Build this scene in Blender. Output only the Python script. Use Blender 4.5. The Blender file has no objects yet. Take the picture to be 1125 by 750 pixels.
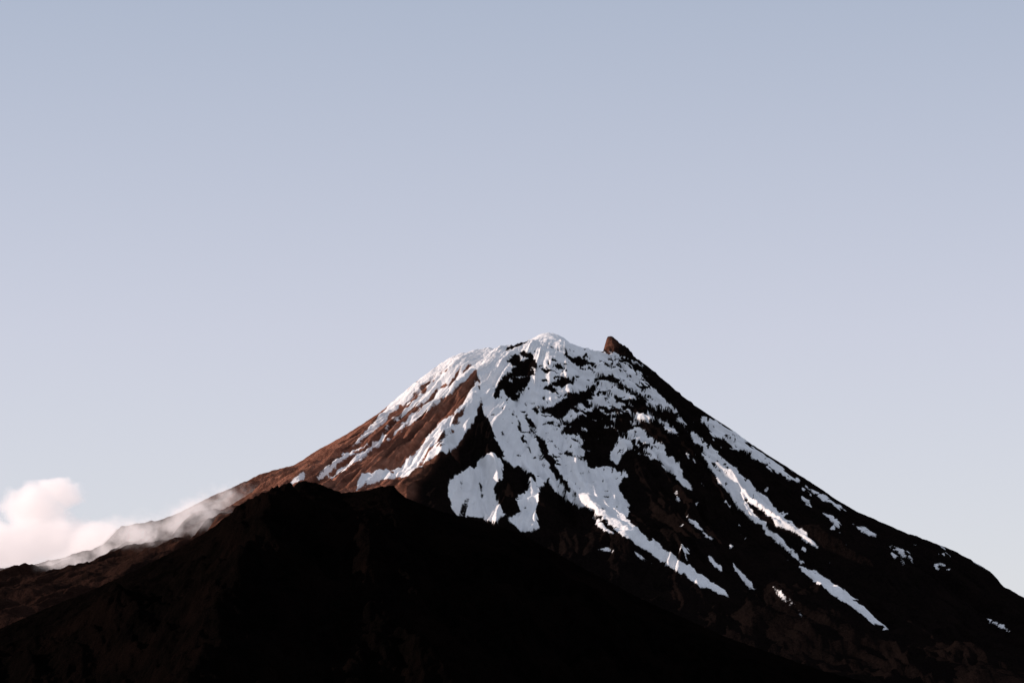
import bpy, math, numpy as np
from mathutils import Vector

# ------------------------------------------------------------------ camera and image frame
# 1 unit ~ 2.5 m. Summit stands over y=0, the viewpoint is 3000 units south of it.
D, ZC, F = 3000.0, 60.0, 3000.0
PITCH = math.radians(8.5)
cp, sp = math.cos(PITCH), math.sin(PITCH)
def to_plane(px, py, y0):
    """image pixel coordinates, cast out through the camera -> world X,Z in the vertical plane y=y0"""
    px = np.asarray(px, float); py = np.asarray(py, float)
    a = px-562.5; b = 375.0-py
    dy = F*cp - b*sp; dz = F*sp + b*cp
    t = (y0+D)/dy
    return a*t, ZC+dz*t
def to_image(x, y, z):  # world point -> image pixel coordinates in the render camera
    dy = y+D; dz = z-ZC
    f = dy*cp+dz*sp; u = -dy*sp+dz*cp
    return 562.5+F*x/f, 375.0-F*u/f

# ------------------------------------------------------------------ noise
def perlin(x, y, seed=0):
    rng = np.random.RandomState(seed)
    perm = rng.permutation(512)
    ang = rng.rand(512)*2*np.pi
    gx, gy = np.cos(ang), np.sin(ang)
    xi = np.floor(x).astype(np.int64); yi = np.floor(y).astype(np.int64)
    xf = x-xi; yf = y-yi
    u = xf*xf*xf*(xf*(xf*6-15)+10); v = yf*yf*yf*(yf*(yf*6-15)+10)
    def g(ix, iy, dx, dy):
        h = perm[(perm[ix & 511]+iy) & 511]
        return gx[h]*dx+gy[h]*dy
    a = g(xi, yi, xf, yf); b = g(xi+1, yi, xf-1, yf)
    c = g(xi, yi+1, xf, yf-1); d = g(xi+1, yi+1, xf-1, yf-1)
    return (a+(b-a)*u+((c+(d-c)*u)-(a+(b-a)*u))*v)*1.5
def fbm(x, y, o=4, seed=0, gain=.5):
    s = 0; a = 1.
    for i in range(o):
        s = s+a*perlin(x*2**i+i*17.3, y*2**i-i*9.1, seed+i); a *= gain
    return s
def ridged(x, y, o=4, seed=0, gain=.5):
    s = 0; a = 1.
    for i in range(o):
        n = 1-np.abs(perlin(x*2**i+i*7.7, y*2**i+i*3.3, seed+i))*2
        s = s+a*n; a *= gain
    return s-1.0
def sstep(a, b, x):
    t = np.clip((x-a)/(b-a), 0, 1); return t*t*(3-2*t)

def axis(lo, hi, step, outlo, outhi, grow=1.09):
    mid = list(np.arange(lo, hi, step))
    l = []; s = step; v = lo
    while v > outlo:
        s *= grow; v -= s; l.append(v)
    r = []; s = step; v = mid[-1]
    while v < outhi:
        s *= grow; v += s; r.append(v)
    return np.array(l[::-1]+mid+r)

def smooth(a, w):
    k = np.hanning(2*w+3)[1:-1]; k /= k.sum()
    return np.convolve(np.pad(a, w, mode='edge'), k, 'valid')[:len(a)]

def fit_skyline(X, Y, Z, y0, target, width, sm, passes=2):
    """raise / lower the crest so that its profile agrees with the outline given in image pixels"""
    T = np.array(target, float)
    bins = np.arange(-40, 1166, 2.)
    for _ in range(passes):
        U, V = to_image(X, Y, Z)
        ib = np.round((U-bins[0])/2).astype(int)
        ok = (ib >= 0)&(ib < len(bins))
        top = np.full(len(bins), 1e9); np.minimum.at(top, ib[ok], V[ok])
        err = top-np.interp(bins, T[:, 0], T[:, 1])
        err = smooth(np.clip(err, -40, 40), sm)
        e = np.interp(U, bins, err)
        Z = Z+e*(Y+D)/D*np.exp(-((Y-y0)/width)**2)
    return Z

def grid_mesh(name, X, Y, Z, attrs, mat):
    ny, nx = X.shape
    me = bpy.data.meshes.new(name)
    n = nx*ny
    me.vertices.add(n)
    co = np.stack([X, Y, Z], -1).reshape(-1).astype(np.float32)
    me.vertices.foreach_set("co", co)
    idx = np.arange(n).reshape(ny, nx)
    q = np.stack([idx[:-1, :-1], idx[:-1, 1:], idx[1:, 1:], idx[1:, :-1]], -1).reshape(-1, 4)
    m = len(q)
    me.loops.add(m*4); me.polygons.add(m)
    me.loops.foreach_set("vertex_index", q.reshape(-1).astype(np.int32))
    me.polygons.foreach_set("loop_start", (np.arange(m)*4).astype(np.int32))
    me.polygons.foreach_set("use_smooth", np.ones(m, bool))
    me.update(calc_edges=True)
    for k, v in attrs.items():
        at = me.attributes.new(k, 'FLOAT', 'POINT')
        at.data.foreach_set("value", v.reshape(-1).astype(np.float32))
    me.materials.append(mat)
    ob = bpy.data.objects.new(name, me)
    bpy.context.scene.collection.objects.link(ob)
    return ob

# ------------------------------------------------------------------ materials
def nt(mat):
    mat.use_nodes = True; t = mat.node_tree; t.nodes.clear(); return t
class NB:
    def __init__(s, t): s.t = t
    def n(s, typ, **kw):
        nd = s.t.nodes.new(typ)
        for k, v in kw.items(): setattr(nd, k, v)
        return nd
    def l(s, a, b): s.t.links.new(a, b)
    def math(s, op, a, b=None, c=None, clamp=False):
        nd = s.t.nodes.new('ShaderNodeMath'); nd.operation = op; nd.use_clamp = clamp
        for i, v in enumerate((a, b, c)):
            if v is None: continue
            if isinstance(v, (int, float)): nd.inputs[i].default_value = v
            else: s.l(v, nd.inputs[i])
        return nd.outputs[0]
    def noise(s, vec, scale, detail=6, rough=.55):
        nd = s.t.nodes.new('ShaderNodeTexNoise')
        nd.inputs['Scale'].default_value = scale; nd.inputs['Detail'].default_value = detail
        nd.inputs['Roughness'].default_value = rough
        s.l(vec, nd.inputs['Vector']); return nd.outputs[0]
    def mix(s, fac, a, b):
        nd = s.t.nodes.new('ShaderNodeMix'); nd.data_type = 'RGBA'
        for sock, v in ((nd.inputs[0], fac), (nd.inputs[6], a), (nd.inputs[7], b)):
            if hasattr(v, 'links'): s.l(v, sock)
            else: sock.default_value = v if isinstance(v, (int, float)) else (*v, 1)
        return nd.outputs[2]
    def attr(s, name):
        nd = s.t.nodes.new('ShaderNodeAttribute'); nd.attribute_name = name; return nd.outputs['Fac']
    def mr(s, v, a, b, c=0., d=1., smooth=False):
        nd = s.t.nodes.new('ShaderNodeMapRange'); nd.clamp = True
        if smooth: nd.interpolation_type = 'SMOOTHSTEP'
        s.l(v, nd.inputs[0])
        for i, q in enumerate((a, b, c, d)): nd.inputs[i+1].default_value = q
        return nd.outputs[0]

def mountain_material():
    mat = bpy.data.materials.new("volcanic_rock_and_snow"); t = nt(mat); b = NB(t)
    tc = b.n('ShaderNodeTexCoord').outputs['Object']
    snow = b.attr('snow'); tone = b.attr('sunlit_tint'); streak = b.attr('streak')
    n1 = b.noise(tc, .11, 6, .65); n2 = b.noise(tc, .38, 6, .75); n3 = b.noise(tc, .03, 5, .6)
    v = b.math('ADD', snow, b.math('MULTIPLY', b.math('SUBTRACT', n1, .5), .7))
    v = b.math('ADD', v, b.math('MULTIPLY', b.math('SUBTRACT', n2, .5), 1.0))
    mask = b.mr(v, .42, .60)
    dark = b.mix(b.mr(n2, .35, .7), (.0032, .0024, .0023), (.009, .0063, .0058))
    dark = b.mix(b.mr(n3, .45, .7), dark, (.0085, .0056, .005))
    red = b.mix(b.mr(n1, .3, .7), (.13, .052, .034), (.31, .142, .096))  # brighter, redder rock: warm sunlight put into the base colour
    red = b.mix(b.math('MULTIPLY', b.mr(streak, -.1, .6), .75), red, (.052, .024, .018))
    rock = b.mix(tone, dark, red)  # shaded and sunlit versions of the same rock
    sn = b.mix(b.mr(n3, .3, .7), (.72, .73, .75), (.82, .825, .835))
    sn = b.mix(b.mr(n2, .55, .8, 0, .35), sn, (.45, .44, .44))
    col = b.mix(mask, rock, sn)
    hgt = b.math('ADD', b.math('MULTIPLY', n2, 1.0), b.math('MULTIPLY', n1, 3.0))
    st = b.math('MULTIPLY_ADD', mask, -.55, 1.0)
    bump = b.n('ShaderNodeBump'); bump.inputs['Distance'].default_value = 1.6
    b.l(st, bump.inputs['Strength']); b.l(hgt, bump.inputs['Height'])
    p = b.n('ShaderNodeBsdfPrincipled')
    b.l(col, p.inputs['Base Color']); b.l(bump.outputs[0], p.inputs['Normal'])
    b.l(b.mr(mask, 0, 1, .95, .7), p.inputs['Roughness'])
    b.l(b.mr(mask, 0, 1, .0, .2), p.inputs['Specular IOR Level'])
    o = b.n('ShaderNodeOutputMaterial'); b.l(p.outputs[0], o.inputs[0])
    return mat

def dark_material(name, c1, c2, c3, scale=.1):
    mat = bpy.data.materials.new(name); t = nt(mat); b = NB(t)
    tc = b.n('ShaderNodeTexCoord').outputs['Object']
    n1 = b.noise(tc, scale, 7, .65); n2 = b.noise(tc, scale*6, 5, .7); n3 = b.noise(tc, scale*.2, 4, .6)
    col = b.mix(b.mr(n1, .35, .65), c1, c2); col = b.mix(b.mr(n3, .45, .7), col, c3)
    bump = b.n('ShaderNodeBump'); bump.inputs['Distance'].default_value = 2.0
    bump.inputs['Strength'].default_value = 1
    b.l(b.math('ADD', n2, b.math('MULTIPLY', n1, 3.)), bump.inputs['Height'])
    p = b.n('ShaderNodeBsdfPrincipled'); p.inputs['Roughness'].default_value = 1
    p.inputs['Specular IOR Level'].default_value = 0
    b.l(col, p.inputs['Base Color']); b.l(bump.outputs[0], p.inputs['Normal'])
    o = b.n('ShaderNodeOutputMaterial'); b.l(p.outputs[0], o.inputs[0])
    return mat

# ------------------------------------------------------------------ mountain profile
left = [(605,366),(597,366.5),(591,369),(584,373),(575,376),(560,382),(548,385),(530,387),(515,388),(505,389),
        (493,394),(480,403),(467,412),(455,421),(441,433),(430,442),(418,452),(405,461),(392,469),(378,478),(362,487),(350,493),
        (335,503),(322,511),(303,516),(285,521),(268,530),(250,538),(232,546),(215,554),(198,563),(180,571),(155,576),(130,581),
        (120,590),(108,602),(90,610),(60,618),(30,626),(0,630),(-100,665),(-400,730),(-900,795),(-1800,870),(-2800,905)]
right = [(605,366),(612,368),(620,372),(630,379),(640,383),(652,386),(662,387),(675,387),(690,389),(705,397),(717,406),(730,417),
         (745,430),(760,442),(780,456),(800,469),(825,487),(850,503),(875,519),(900,535),(920,549),(940,561),(970,574),(1000,587),
         (1025,598),(1050,609),(1075,622),(1090,632),(1098,644),(1112,652),(1125,659),(1200,690),(1300,725),(1600,790),(2100,850),(2900,905)]
Lx, Lz = to_plane(*np.array(left).T, 0.); Rx, Rz = to_plane(*np.array(right).T, 0.)
XC = Lx[0]
rr = np.arange(0, 3500, 2.)
fL = np.interp(rr, XC-Lx, Lz, right=0.); fR = np.interp(rr, Rx-XC, Rz, right=0.)
fLs, fRs = smooth(fL, 14), smooth(fR, 14)

xs = axis(-640, 640, 1.0, -2600, 2600)
ys = axis(-560, 30, 1.05, -1500, 2400)
X, Y = np.meshgrid(xs, ys)
dx = X-XC
R = np.hypot(dx, Y); TH = np.arctan2(Y, dx)      # -pi/2 = towards viewpoint
w = .5*(1+np.cos(TH)); w = w*w*(3-2*w)
side = np.cos(TH)**8                            # 1 along the left/right skylines
zl = np.interp(R, rr, fL)*side+np.interp(R, rr, fLs)*(1-side)
zr = np.interp(R, rr, fR)*side+np.interp(R, rr, fRs)*(1-side)
Z = zl*(1-w)+zr*w
front = sstep(0, .6, -np.sin(TH))
Z -= front*18*sstep(60, 260, R)*(1-sstep(500, 1200, R))
amp = sstep(25, 330, R)*(1-.75*sstep(700, 1800, R))
sideamp = .14+.86*front
tw = fbm(X/170, Y/170, 3, 5)*.10
ribs1 = ridged((TH+tw)*3.4+9, R/520, 2, 11)
ribs2 = ridged((TH+tw*.8)*11+3, R/260, 3, 23)
ribs3 = ridged((TH+tw*.5)*34, R/120, 2, 37)
Z += amp*sideamp*(17*ribs1+8*ribs2)+ sstep(40, 200, R)*(.3+.7*front)*2.6*ribs3
# the dividing rib: broad sunlit western side, short eastern side
cx = np.interp(-Y, [0, 60, 140, 200, 280, 400, 600], [-38, -34, -32, -38, -58, -95, -150])+fbm(Y/60, Y*0+5, 2, 45)*8
t = X-cx
A = np.interp(-Y, [0, 30, 90, 180, 300, 420, 600], [0, 6, 24, 38, 42, 26, 0])
Z += A*np.where(t < 0, np.exp(-(np.abs(t)/125)**1.25), np.exp(-(np.abs(t)/42)**1.3))
# layered lava benches, crags
st = Z/13.0+fbm(X/60, Y/60, 3, 51)*.9
saw = (st-np.floor(st)); bench = sstep(.0, .35, saw)-saw
upper = sstep(40, 90, R)*(1-sstep(190, 330, R))*sstep(-1.9, -1.2, TH)*(1-sstep(-.5, -.1, TH))
Z += upper*bench*6.5
Z += fbm(X/26, Y/26, 5, 61, .55)*(.6+2.6*front)*sstep(10, 120, R)
crag = np.exp(-((R-60)/50)**2)
Z += crag*fbm(X/9, Y/9, 3, 71, .6)*1.4
Z = Z*(1-.92*sstep(780, 1100, -Y))
sky_target = sorted(left[::-1][:-1]+right)
sky_target = [p for p in sky_target if -150 < p[0] < 1250]
Z = fit_skyline(X, Y, Z, 0., sky_target, 130., 4)
# summit crags left of the dome
jag = np.exp(-((X-(-3))/17)**2)*np.exp(-((Y+4)/22)**2)
Z += jag*np.clip(perlin(X/3.6, Y/9, 77), 0, 1)*8
# shark-tooth pinnacle on the right crater rim
tx, _ = to_plane(667.0, 366, 0.)
u = X-tx; q = np.where(u < 0, -u/10., u/36.)
Z += 30*np.clip(1-np.hypot(q, (Y+3)/20.)*(1+.2*perlin(X/4, Y/5, 79)), 0, 1)**1.2

# ------------------------------------------------------------------ snow outlines in image pixels
U0, V0 = to_image(X, Y, Z)
U = U0+fbm(X/11, Y/11, 4, 81, .6)*2.6; V = V0+fbm(X/11, Y/11, 4, 91, .6)*2.6
def pip(poly, U, V):
    P = np.array(poly, float)
    m = (U > P[:, 0].min())&(U < P[:, 0].max())&(V > P[:, 1].min())&(V < P[:, 1].max())&(Y < 45)
    ii = np.nonzero(m); u = U[ii]; v = V[ii]; ins = np.zeros(len(u), bool)
    for i in range(len(P)):
        x1, y1 = P[i-1]; x2, y2 = P[i]
        if y1 == y2: continue
        c = ((y1 > v) != (y2 > v)) & (u < (x2-x1)*(v-y1)/(y2-y1)+x1)
        ins ^= c
    out = np.zeros(U.shape, bool); out[ii] = ins
    return out
def strip(pts):
    P = np.array(pts, float); c = P[:, :2]; wd = P[:, 2]/2
    d = np.gradient(c, axis=0); d /= np.linalg.norm(d, axis=1)[:, None]
    nrm = np.stack([-d[:, 1], d[:, 0]], -1)
    return np.vstack([c+nrm*wd[:, None], (c-nrm*wd[:, None])[::-1]])
SNOW = [
 [(494,374),(540,374),(536,396),(526,404),(511,418),(496,432),(470,452),(445,470),(413,492),(383,514),(360,527),(343,529),(352,519),(375,502),(394,482),(413,461),(430,443),(453,422),(476,402)],
 [(524,418),(528,440),(522,462),(508,482),(496,498),(484,496),(468,508),(450,521),(432,526),(418,526),(440,512),(458,496),(468,482),(480,467),(500,455),(510,438)],
 [(398,521),(424,514),(432,519),(425,526),(404,534),(388,540)],
 [(314,532),(330,521),(340,517),(336,524),(320,533)],
 [(533,374),(560,366),(590,350),(605,348),(634,362),(657,372),(657,384),(670,396),(664,412),(650,430),(648,450),(634,462),(640,480),(645,500),(668,512),(690,520),(678,535),(692,555),(688,570),(715,592),(750,618),(785,640),(804,657),(775,646),(735,622),(700,600),(672,578),(650,560),(628,554),(612,540),(600,528),(592,540),(588,522),(566,512),(555,505),(548,490),(540,470),(533,455),(527,430),(526,405)],
 [(500,523),(520,510),(543,495),(553,514),(552,526),(541,535),(546,550),(556,566),(541,573),(520,566),(505,570),(495,556),(492,540)],
 [(583,520),(592,540),(589,560),(592,582),(574,583),(556,571),(573,562),(568,545),(580,540)],
 [(640,382),(660,387),(676,388),(692,402),(718,426),(745,452),(732,452),(702,440),(682,438),(690,452),(668,448),(646,450),(640,420)],
 [(672,478),(690,467),(712,474),(728,488),(740,505),(752,525),(764,542),(748,530),(732,515),(715,503),(700,492),(688,494),(677,512),(669,500)],
 strip([(688,453,4),(710,459,9),(730,468,9),(748,480,2)]),
 strip([(757,474,4),(775,492,9),(795,512,13),(820,540,17),(838,553,14),(860,574,9),(885,590,7),(901,603,2)]),
 strip([(770,498,3),(795,530,7),(820,560,8),(850,588,6),(882,618,2)]),
 strip([(770,460,5),(785,470,14),(805,482,14),(830,500,9),(855,515,7),(878,530,2)]),
 strip([(878,622,3),(900,636,10),(922,652,10),(945,668,8),(976,694,2)]),
 strip([(650,569,2),(660,577,6),(673,589,2)]), strip([(656,603,2),(665,603,5),(674,605,2)]),
 strip([(803,618,2),(815,632,6),(831,650,2)]), strip([(848,643,2),(860,655,5),(888,682,1)]),
 strip([(884,533,2),(905,547,5),(932,562,1)]), strip([(903,563,1),(912,568,4),(924,577,1)]),
 strip([(972,597,2),(990,606,5),(1014,622,1)]), strip([(1084,680,1),(1096,686,4),(1112,694,1)]),
 strip([(778,610,2),(784,618,7),(792,627,2)]), strip([(748,560,1),(765,577,4),(786,596,1)]),
 strip([(690,600,1),(705,612,2),(720,622,1)]), strip([(738,448,2),(752,466,4),(760,478,2)]),
 strip([(935,575,1),(950,583,3),(965,590,1)]),
]
ROCK = [
 [(558,392),(575,386),(586,389),(590,402),(583,413),(577,428),(567,444),(557,434),(553,426),(547,438),(542,433),(552,414),(566,403),(556,397)],
 [(594,428),(610,419),(630,415),(643,411),(632,421),(612,430)],
 [(583,448),(606,446),(632,432),(655,424),(652,440),(628,450),(618,459),(592,457)],
 [(603,470),(632,461),(655,449),(690,453),(702,466),(684,478),(668,498),(668,512),(645,514),(640,490),(642,477),(617,474)],
 strip([(577,455,3),(586,473,9),(598,495,7),(612,520,7),(632,548,3)]),
 strip([(566,450,1),(572,475,3),(586,500,2)]),
 strip([(618,392,1),(632,396,4),(650,400,4),(662,404,2)]), strip([(655,412,2),(672,419,4),(692,430,4),(715,440,2)]),
 strip([(588,403,2),(602,408,4),(618,404,2)]), strip([(599,379,1),(612,382,3),(630,386,2)]),
 strip([(555,385,1),(562,382,4),(580,373,3)]), strip([(676,401,2),(690,413,3),(706,427,2)]),
 strip([(655,432,2),(675,436,4),(690,446,2)]),
 strip([(498,400,1),(470,425,3),(430,462,3),(395,497,1)]), strip([(520,400,1),(490,423,2),(450,455,4),(410,486,3),(370,515,2)]),
 strip([(470,420,1),(440,447,2),(415,473,3),(380,506,1)]), strip([(516,444,1),(500,470,3),(478,492,2)]),
 strip([(525,520,1),(530,540,3),(528,560,1)]),
]
M = np.zeros(X.shape)
for p in SNOW: M[pip(p, U, V)] = 1
for p in ROCK: M[pip(p, U, V)] = 0
def box(a, k, ax):
    p = [(0, 0), (0, 0)]; p[ax] = (k+1, k); c = np.cumsum(np.pad(a, p, mode='edge'), axis=ax)
    n = a.shape[ax]
    return (np.take(c, np.arange(2*k+1, 2*k+1+n), ax)-np.take(c, np.arange(0, n), ax))/(2*k+1)
for _ in range(2):
    M = box(M, 1, 1); M = box(M, 1, 0)
bands = perlin(U/26+V/60, V/5.0-U/22, 101)+.6*perlin(U/10, V/3-U/12, 103)
regR = sstep(575, 610, U)*sstep(385, 396, V)*(1-sstep(500, 525, V))
regS = sstep(545, 560, U)*sstep(380, 392, V)*(1-sstep(480, 520, V))
M = M-regR*.8*sstep(.2, .5, bands)
# thin snow caught on the benches of the dark cliffs
M = M+regS*(1-sstep(700,740,U))*.62*sstep(.3, .6, -bands)*(M < .5)
# small outcrops poking through
oc = perlin(U0/5, V0/3.2, 151)+.6*perlin(U0/11, V0/8, 153)
M = M-(U > 540)*.75*sstep(.55, .8, oc)*(1-sstep(540, 600, V))*sstep(378, 386, V)
lst = perlin(TH*42, R/60, 111)
regL = (1-sstep(515, 530, U))*sstep(392, 410, V)
M = M-regL*.6*sstep(.2, .5, lst)
fl = perlin(TH*26, R/24, 121)+.5*perlin(X/7, Y/7, 123)
M = M+sstep(690, 760, U)*.62*sstep(.62, .85, fl)*(1-sstep(600, 680, V))
back = sstep(35, 70, Y)
Mb = sstep(330, 470, Z+60*fbm(X/50, Y/50, 3, 131)-35*ribs2)
M = M*(1-back)+Mb*back
M = np.clip(M, -.3, 1)
Z = Z+sstep(.3, .8, M)*.8
tone = 1-sstep(-14, 16, t+ribs2*6)  # sunlit look painted onto the rock west of the dividing rib
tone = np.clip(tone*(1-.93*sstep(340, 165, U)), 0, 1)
tone = np.maximum(tone, .7*np.exp(-(np.hypot((U-666)/9, (V-378)/12))**2))  # lit face of the pinnacle painted in too
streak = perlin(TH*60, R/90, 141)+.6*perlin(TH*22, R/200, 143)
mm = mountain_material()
grid_mesh("snowy_volcano_mountain", X, Y, Z, {"snow": M, "sunlit_tint": tone, "streak": streak}, mm)

# ------------------------------------------------------------------ foreground ridge
crest = [(-900,850),(-400,790),(-200,750),(0,690),(50,668),(100,648),(150,625),(195,603),(235,578),(262,555),(290,541),(310,533),(335,528),(350,531),
 (375,541),(400,539),(420,534),(432,533),(445,546),(480,560),(530,573),(570,584),(620,612),(700,655),(800,700),(900,735),(1050,775),(1300,830),(1800,880)]
Y0 = -900.
cxx, czz = to_plane(*np.array(crest).T, Y0)
xs2 = axis(-420, 420, 1.0, -1500, 1500); ys2 = axis(-1280, -860, 1.2, -2000, -450)
X2, Y2 = np.meshgrid(xs2, ys2)
yc = Y0+fbm(X2/120, X2*0+3, 2, 201)*25
dyv = Y2-yc
cz = np.interp(X2, cxx, czz)
czs = np.interp(X2, xs2, smooth(np.interp(xs2, cxx, czz), 20))
k = sstep(0, 60, np.abs(dyv)); cz = cz*(1-k)+czs*k
Z2 = cz-np.where(dyv < 0, .50*-dyv, .75*dyv)
fr = sstep(5, 110, np.abs(dyv))
def spur(x0, slope, A, wl, wr):
    c = x0+slope*(-dyv); t = X2-c
    return A*fr*np.where(t < 0, np.exp(-(np.abs(t)/wl)**1.2), np.exp(-(np.abs(t)/wr)**1.2))
Z2 += spur(-165, -.10, 42, 70, 34)+spur(-95, .12, 22, 30, 40)+spur(-270, -.25, 20, 40, 25)+spur(30, .2, 20, 40, 40)
Z2 += fr*(14*ridged(X2/95+Y2/260, Y2/240, 3, 211)+5*ridged(X2/30+Y2/80, Y2/70, 3, 221))
Z2 += fbm(X2/16, Y2/16, 5, 231, .6)*(1.2+2.6*fr)
Z2 = np.maximum(Z2, -12)
Z2 = fit_skyline(X2, Y2, Z2, Y0-20, crest, 110., 5)
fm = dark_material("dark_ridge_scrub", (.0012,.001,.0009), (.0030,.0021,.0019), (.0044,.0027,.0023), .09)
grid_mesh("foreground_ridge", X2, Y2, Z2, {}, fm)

# ------------------------------------------------------------------ ground to the horizon
g = np.array(sorted(set(list(np.linspace(-40000, 40000, 61))+list(np.linspace(-3800, 3800, 121)))))
XG, YG = np.meshgrid(g, g)
ZG = fbm(XG/700, YG/700, 4, 301)*10-4
ZG -= 14*np.exp(-(np.hypot(XG, YG+3000)/500)**2)
gm = dark_material("bush_covered_plain", (.006,.006,.004), (.012,.012,.009), (.014,.013,.010), .02)
grid_mesh("ground", XG, YG, ZG, {}, gm)

# ------------------------------------------------------------------ cloud
def slope_y(px, py, near=False):
    m = (np.abs(U0-px) < 4)&(np.abs(V0-py) < 4)&(Y < 60)
    if not m.any(): return 0.
    return float(np.percentile(Y[m], 8) if near else Y[m].mean())
def cloud():
    puffs = [(10,600,72,50,41,1.),(62,594,58,45,39,1.),(106,596,40,36,29,.88),(66,543,37,32,28,.92),(36,560,46,35,34,.95),(-50,605,70,55,42,1.)]
    mist = [(140,598,46,36,28,.40),(178,588,48,34,28,.40),(212,572,46,34,24,.38),(246,552,40,30,19,.34),(110,618,70,40,20,.40),(60,628,70,40,14,.36)]
    def place(lobes, near):
        L = []
        for (px, py, rx, ry, rz, dn) in lobes:
            yy = slope_y(px, max(py, 606) if px < 110 else py, near)
            L.append((px, py, max(min(yy, 0)-ry*.6, -330.), rx, ry, rz, dn))
        return L
    P, Q = place(puffs, False), place(mist[:1], False)+place(mist[1:4], True)+place(mist[4:], False)
    print([l[2] for l in P+Q])
    mat = bpy.data.materials.new("cloud_vapour"); t = nt(mat); b = NB(t)
    tc = b.n('ShaderNodeTexCoord').outputs['Object']
    wn = b.n('ShaderNodeTexNoise'); wn.inputs['Scale'].default_value = .03; wn.inputs['Detail'].default_value = 5
    wn.inputs['Roughness'].default_value = .6
    b.l(tc, wn.inputs['Vector'])
    s1 = b.n('ShaderNodeVectorMath', operation='SUBTRACT'); s1.inputs[1].default_value = (.5, .5, .5)
    b.l(wn.outputs['Color'], s1.inputs[0])
    s2 = b.n('ShaderNodeVectorMath', operation='SCALE'); s2.inputs['Scale'].default_value = 56
    b.l(s1.outputs[0], s2.inputs[0])
    s3 = b.n('ShaderNodeVectorMath', operation='ADD'); b.l(tc, s3.inputs[0]); b.l(s2.outputs[0], s3.inputs[1])
    def total(L):
        tot = None
        for (px, py, yy, rx, ry, rz, dn) in L:
            x, z = to_plane(px, py, yy)
            a = b.n('ShaderNodeVectorMath', operation='SUBTRACT'); a.inputs[1].default_value = (float(x), yy, float(z)); b.l(s3.outputs[0], a.inputs[0])
            m = b.n('ShaderNodeVectorMath', operation='DIVIDE'); m.inputs[1].default_value = (rx, ry, rz); b.l(a.outputs[0], m.inputs[0])
            ln = b.n('ShaderNodeVectorMath', operation='LENGTH'); b.l(m.outputs[0], ln.inputs[0])
            v = b.mr(ln.outputs['Value'], 1.05, .3, 0, dn, True)
            tot = v if tot is None else b.math('MAXIMUM', tot, v)
        return tot
    n = b.noise(tc, .045, 6, .65)
    e = b.math('MAXIMUM', b.math('SUBTRACT', total(P), b.math('MULTIPLY', b.mr(n, .35, .7, 1, 0), .36)), 0.)
    e2 = b.math('MULTIPLY', total(Q), b.mr(n, .40, .62, .05, 1., True))
    dens = b.math('MULTIPLY', b.math('ADD', e, e2), .10)
    pv = b.n('ShaderNodeVolumePrincipled')
    pv.inputs['Color'].default_value = (.98, .95, .95, 1); pv.inputs['Anisotropy'].default_value = .1
    b.l(dens, pv.inputs['Density'])
    pv.inputs['Emission Color'].default_value = (1., .86, .85, 1)
    b.l(b.math('MULTIPLY', dens, .48), pv.inputs['Emission Strength'])  # added glow stands in for light scattered inside cloud and mist
    o = b.n('ShaderNodeOutputMaterial'); b.l(pv.outputs[0], o.inputs['Volume'])
    try: mat.cycles.volume_step_rate = .4
    except Exception as ex: print(ex)
    import bmesh
    ya = np.array([l[2] for l in P+Q]); yc = float((ya.min()+ya.max())/2); yr = float((ya.max()-ya.min())/2+70)
    bm = bmesh.new(); bmesh.ops.create_icosphere(bm, subdivisions=4, radius=1)
    c, cz_ = to_plane(85, 583, yc)
    for v in bm.verts:
        q = v.co.copy(); m = max(abs(q.x), abs(q.y), abs(q.z)); q = q*(.45+.55/m)
        v.co = Vector((q.x*205+float(c), q.y*yr+yc, q.z*76+float(cz_)))
    me = bpy.data.meshes.new("cloud"); bm.to_mesh(me); bm.free(); me.materials.append(mat)
    ob = bpy.data.objects.new("cloud", me); bpy.context.scene.collection.objects.link(ob)
cloud()

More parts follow.
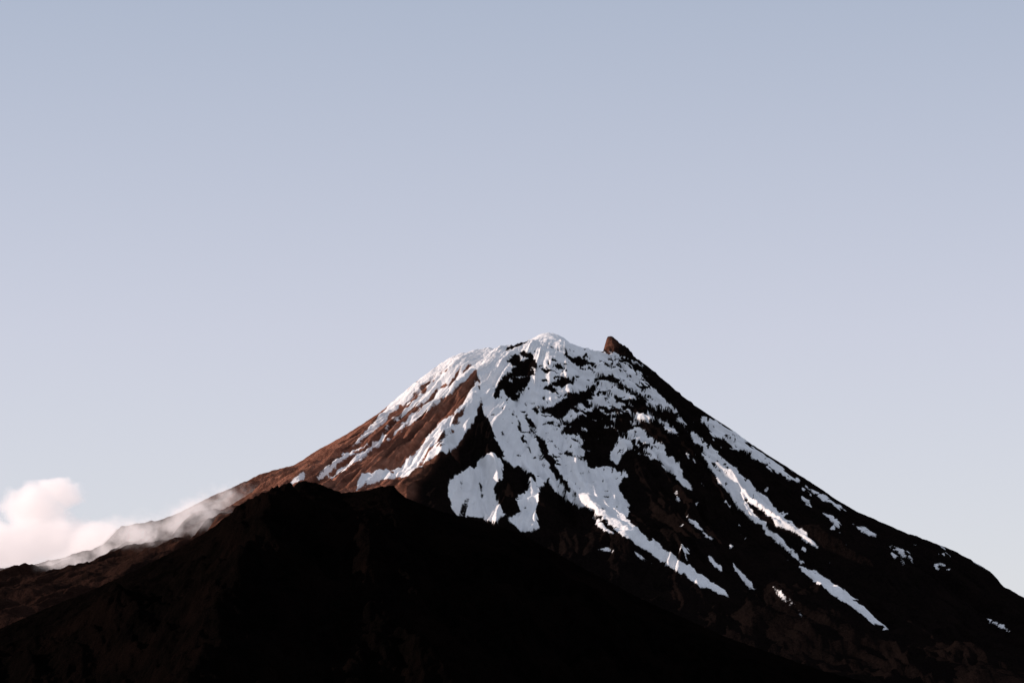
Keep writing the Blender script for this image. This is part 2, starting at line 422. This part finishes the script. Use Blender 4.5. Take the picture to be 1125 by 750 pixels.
# ------------------------------------------------------------------ light
sd = Vector((-.92, -.05, .25)).normalized()
elev = math.asin(sd.z); rot = math.atan2(sd.x, sd.y)
sun = bpy.data.lights.new("sun", 'SUN'); sun.energy = 5.0; sun.angle = math.radians(.5); sun.color = (1., .79, .68)
so = bpy.data.objects.new("sun", sun); so.rotation_euler = sd.to_track_quat('Z', 'Y').to_euler(); so.location = (-2000, 500, 1500)
bpy.context.scene.collection.objects.link(so)

wd = bpy.data.worlds.new("World"); bpy.context.scene.world = wd; wd.use_nodes = True
t = wd.node_tree; t.nodes.clear(); b = NB(t)
sky = b.n('ShaderNodeTexSky', sky_type='NISHITA', sun_disc=False, sun_elevation=elev, sun_rotation=rot)
bg1 = b.n('ShaderNodeBackground'); bg1.inputs[1].default_value = .03; b.l(sky.outputs[0], bg1.inputs[0])
tc = b.n('ShaderNodeTexCoord'); sx = b.n('ShaderNodeSeparateXYZ'); b.l(tc.outputs['Generated'], sx.inputs[0])
cr = b.n('ShaderNodeValToRGB'); el = cr.color_ramp.elements
stops = [(0., (.62,.60,.66)), (.06, (.595,.60,.665)), (.15, (.525,.525,.62)), (.27, (.375,.41,.51)), (.5, (.35,.38,.46)), (1., (.40,.42,.48))]
el[0].position = 0; el[0].color = (*stops[0][1], 1); el[1].position = 1; el[1].color = (*stops[-1][1], 1)
for p, c in stops[1:-1]:
    e = el.new(p); e.color = (*c, 1)
b.l(sx.outputs[2], cr.inputs[0])
bg2 = b.n('ShaderNodeBackground'); b.l(cr.outputs[0], bg2.inputs[0])
ad = b.n('ShaderNodeAddShader'); b.l(bg1.outputs[0], ad.inputs[0]); b.l(bg2.outputs[0], ad.inputs[1])
o = b.n('ShaderNodeOutputWorld'); b.l(ad.outputs[0], o.inputs[0])

# ------------------------------------------------------------------ camera
cam = bpy.data.cameras.new("camera"); cam.sensor_width = 36; cam.lens = 36*F/1125.
cam.clip_start = 1; cam.clip_end = 100000
co = bpy.data.objects.new("camera", cam); co.location = (0, -D, ZC)
co.rotation_euler = (math.pi/2+PITCH, 0, 0)
bpy.context.scene.collection.objects.link(co); bpy.context.scene.camera = co
vs = bpy.context.scene.view_settings; vs.view_transform = 'Standard'; vs.look = 'None'; vs.exposure = 0
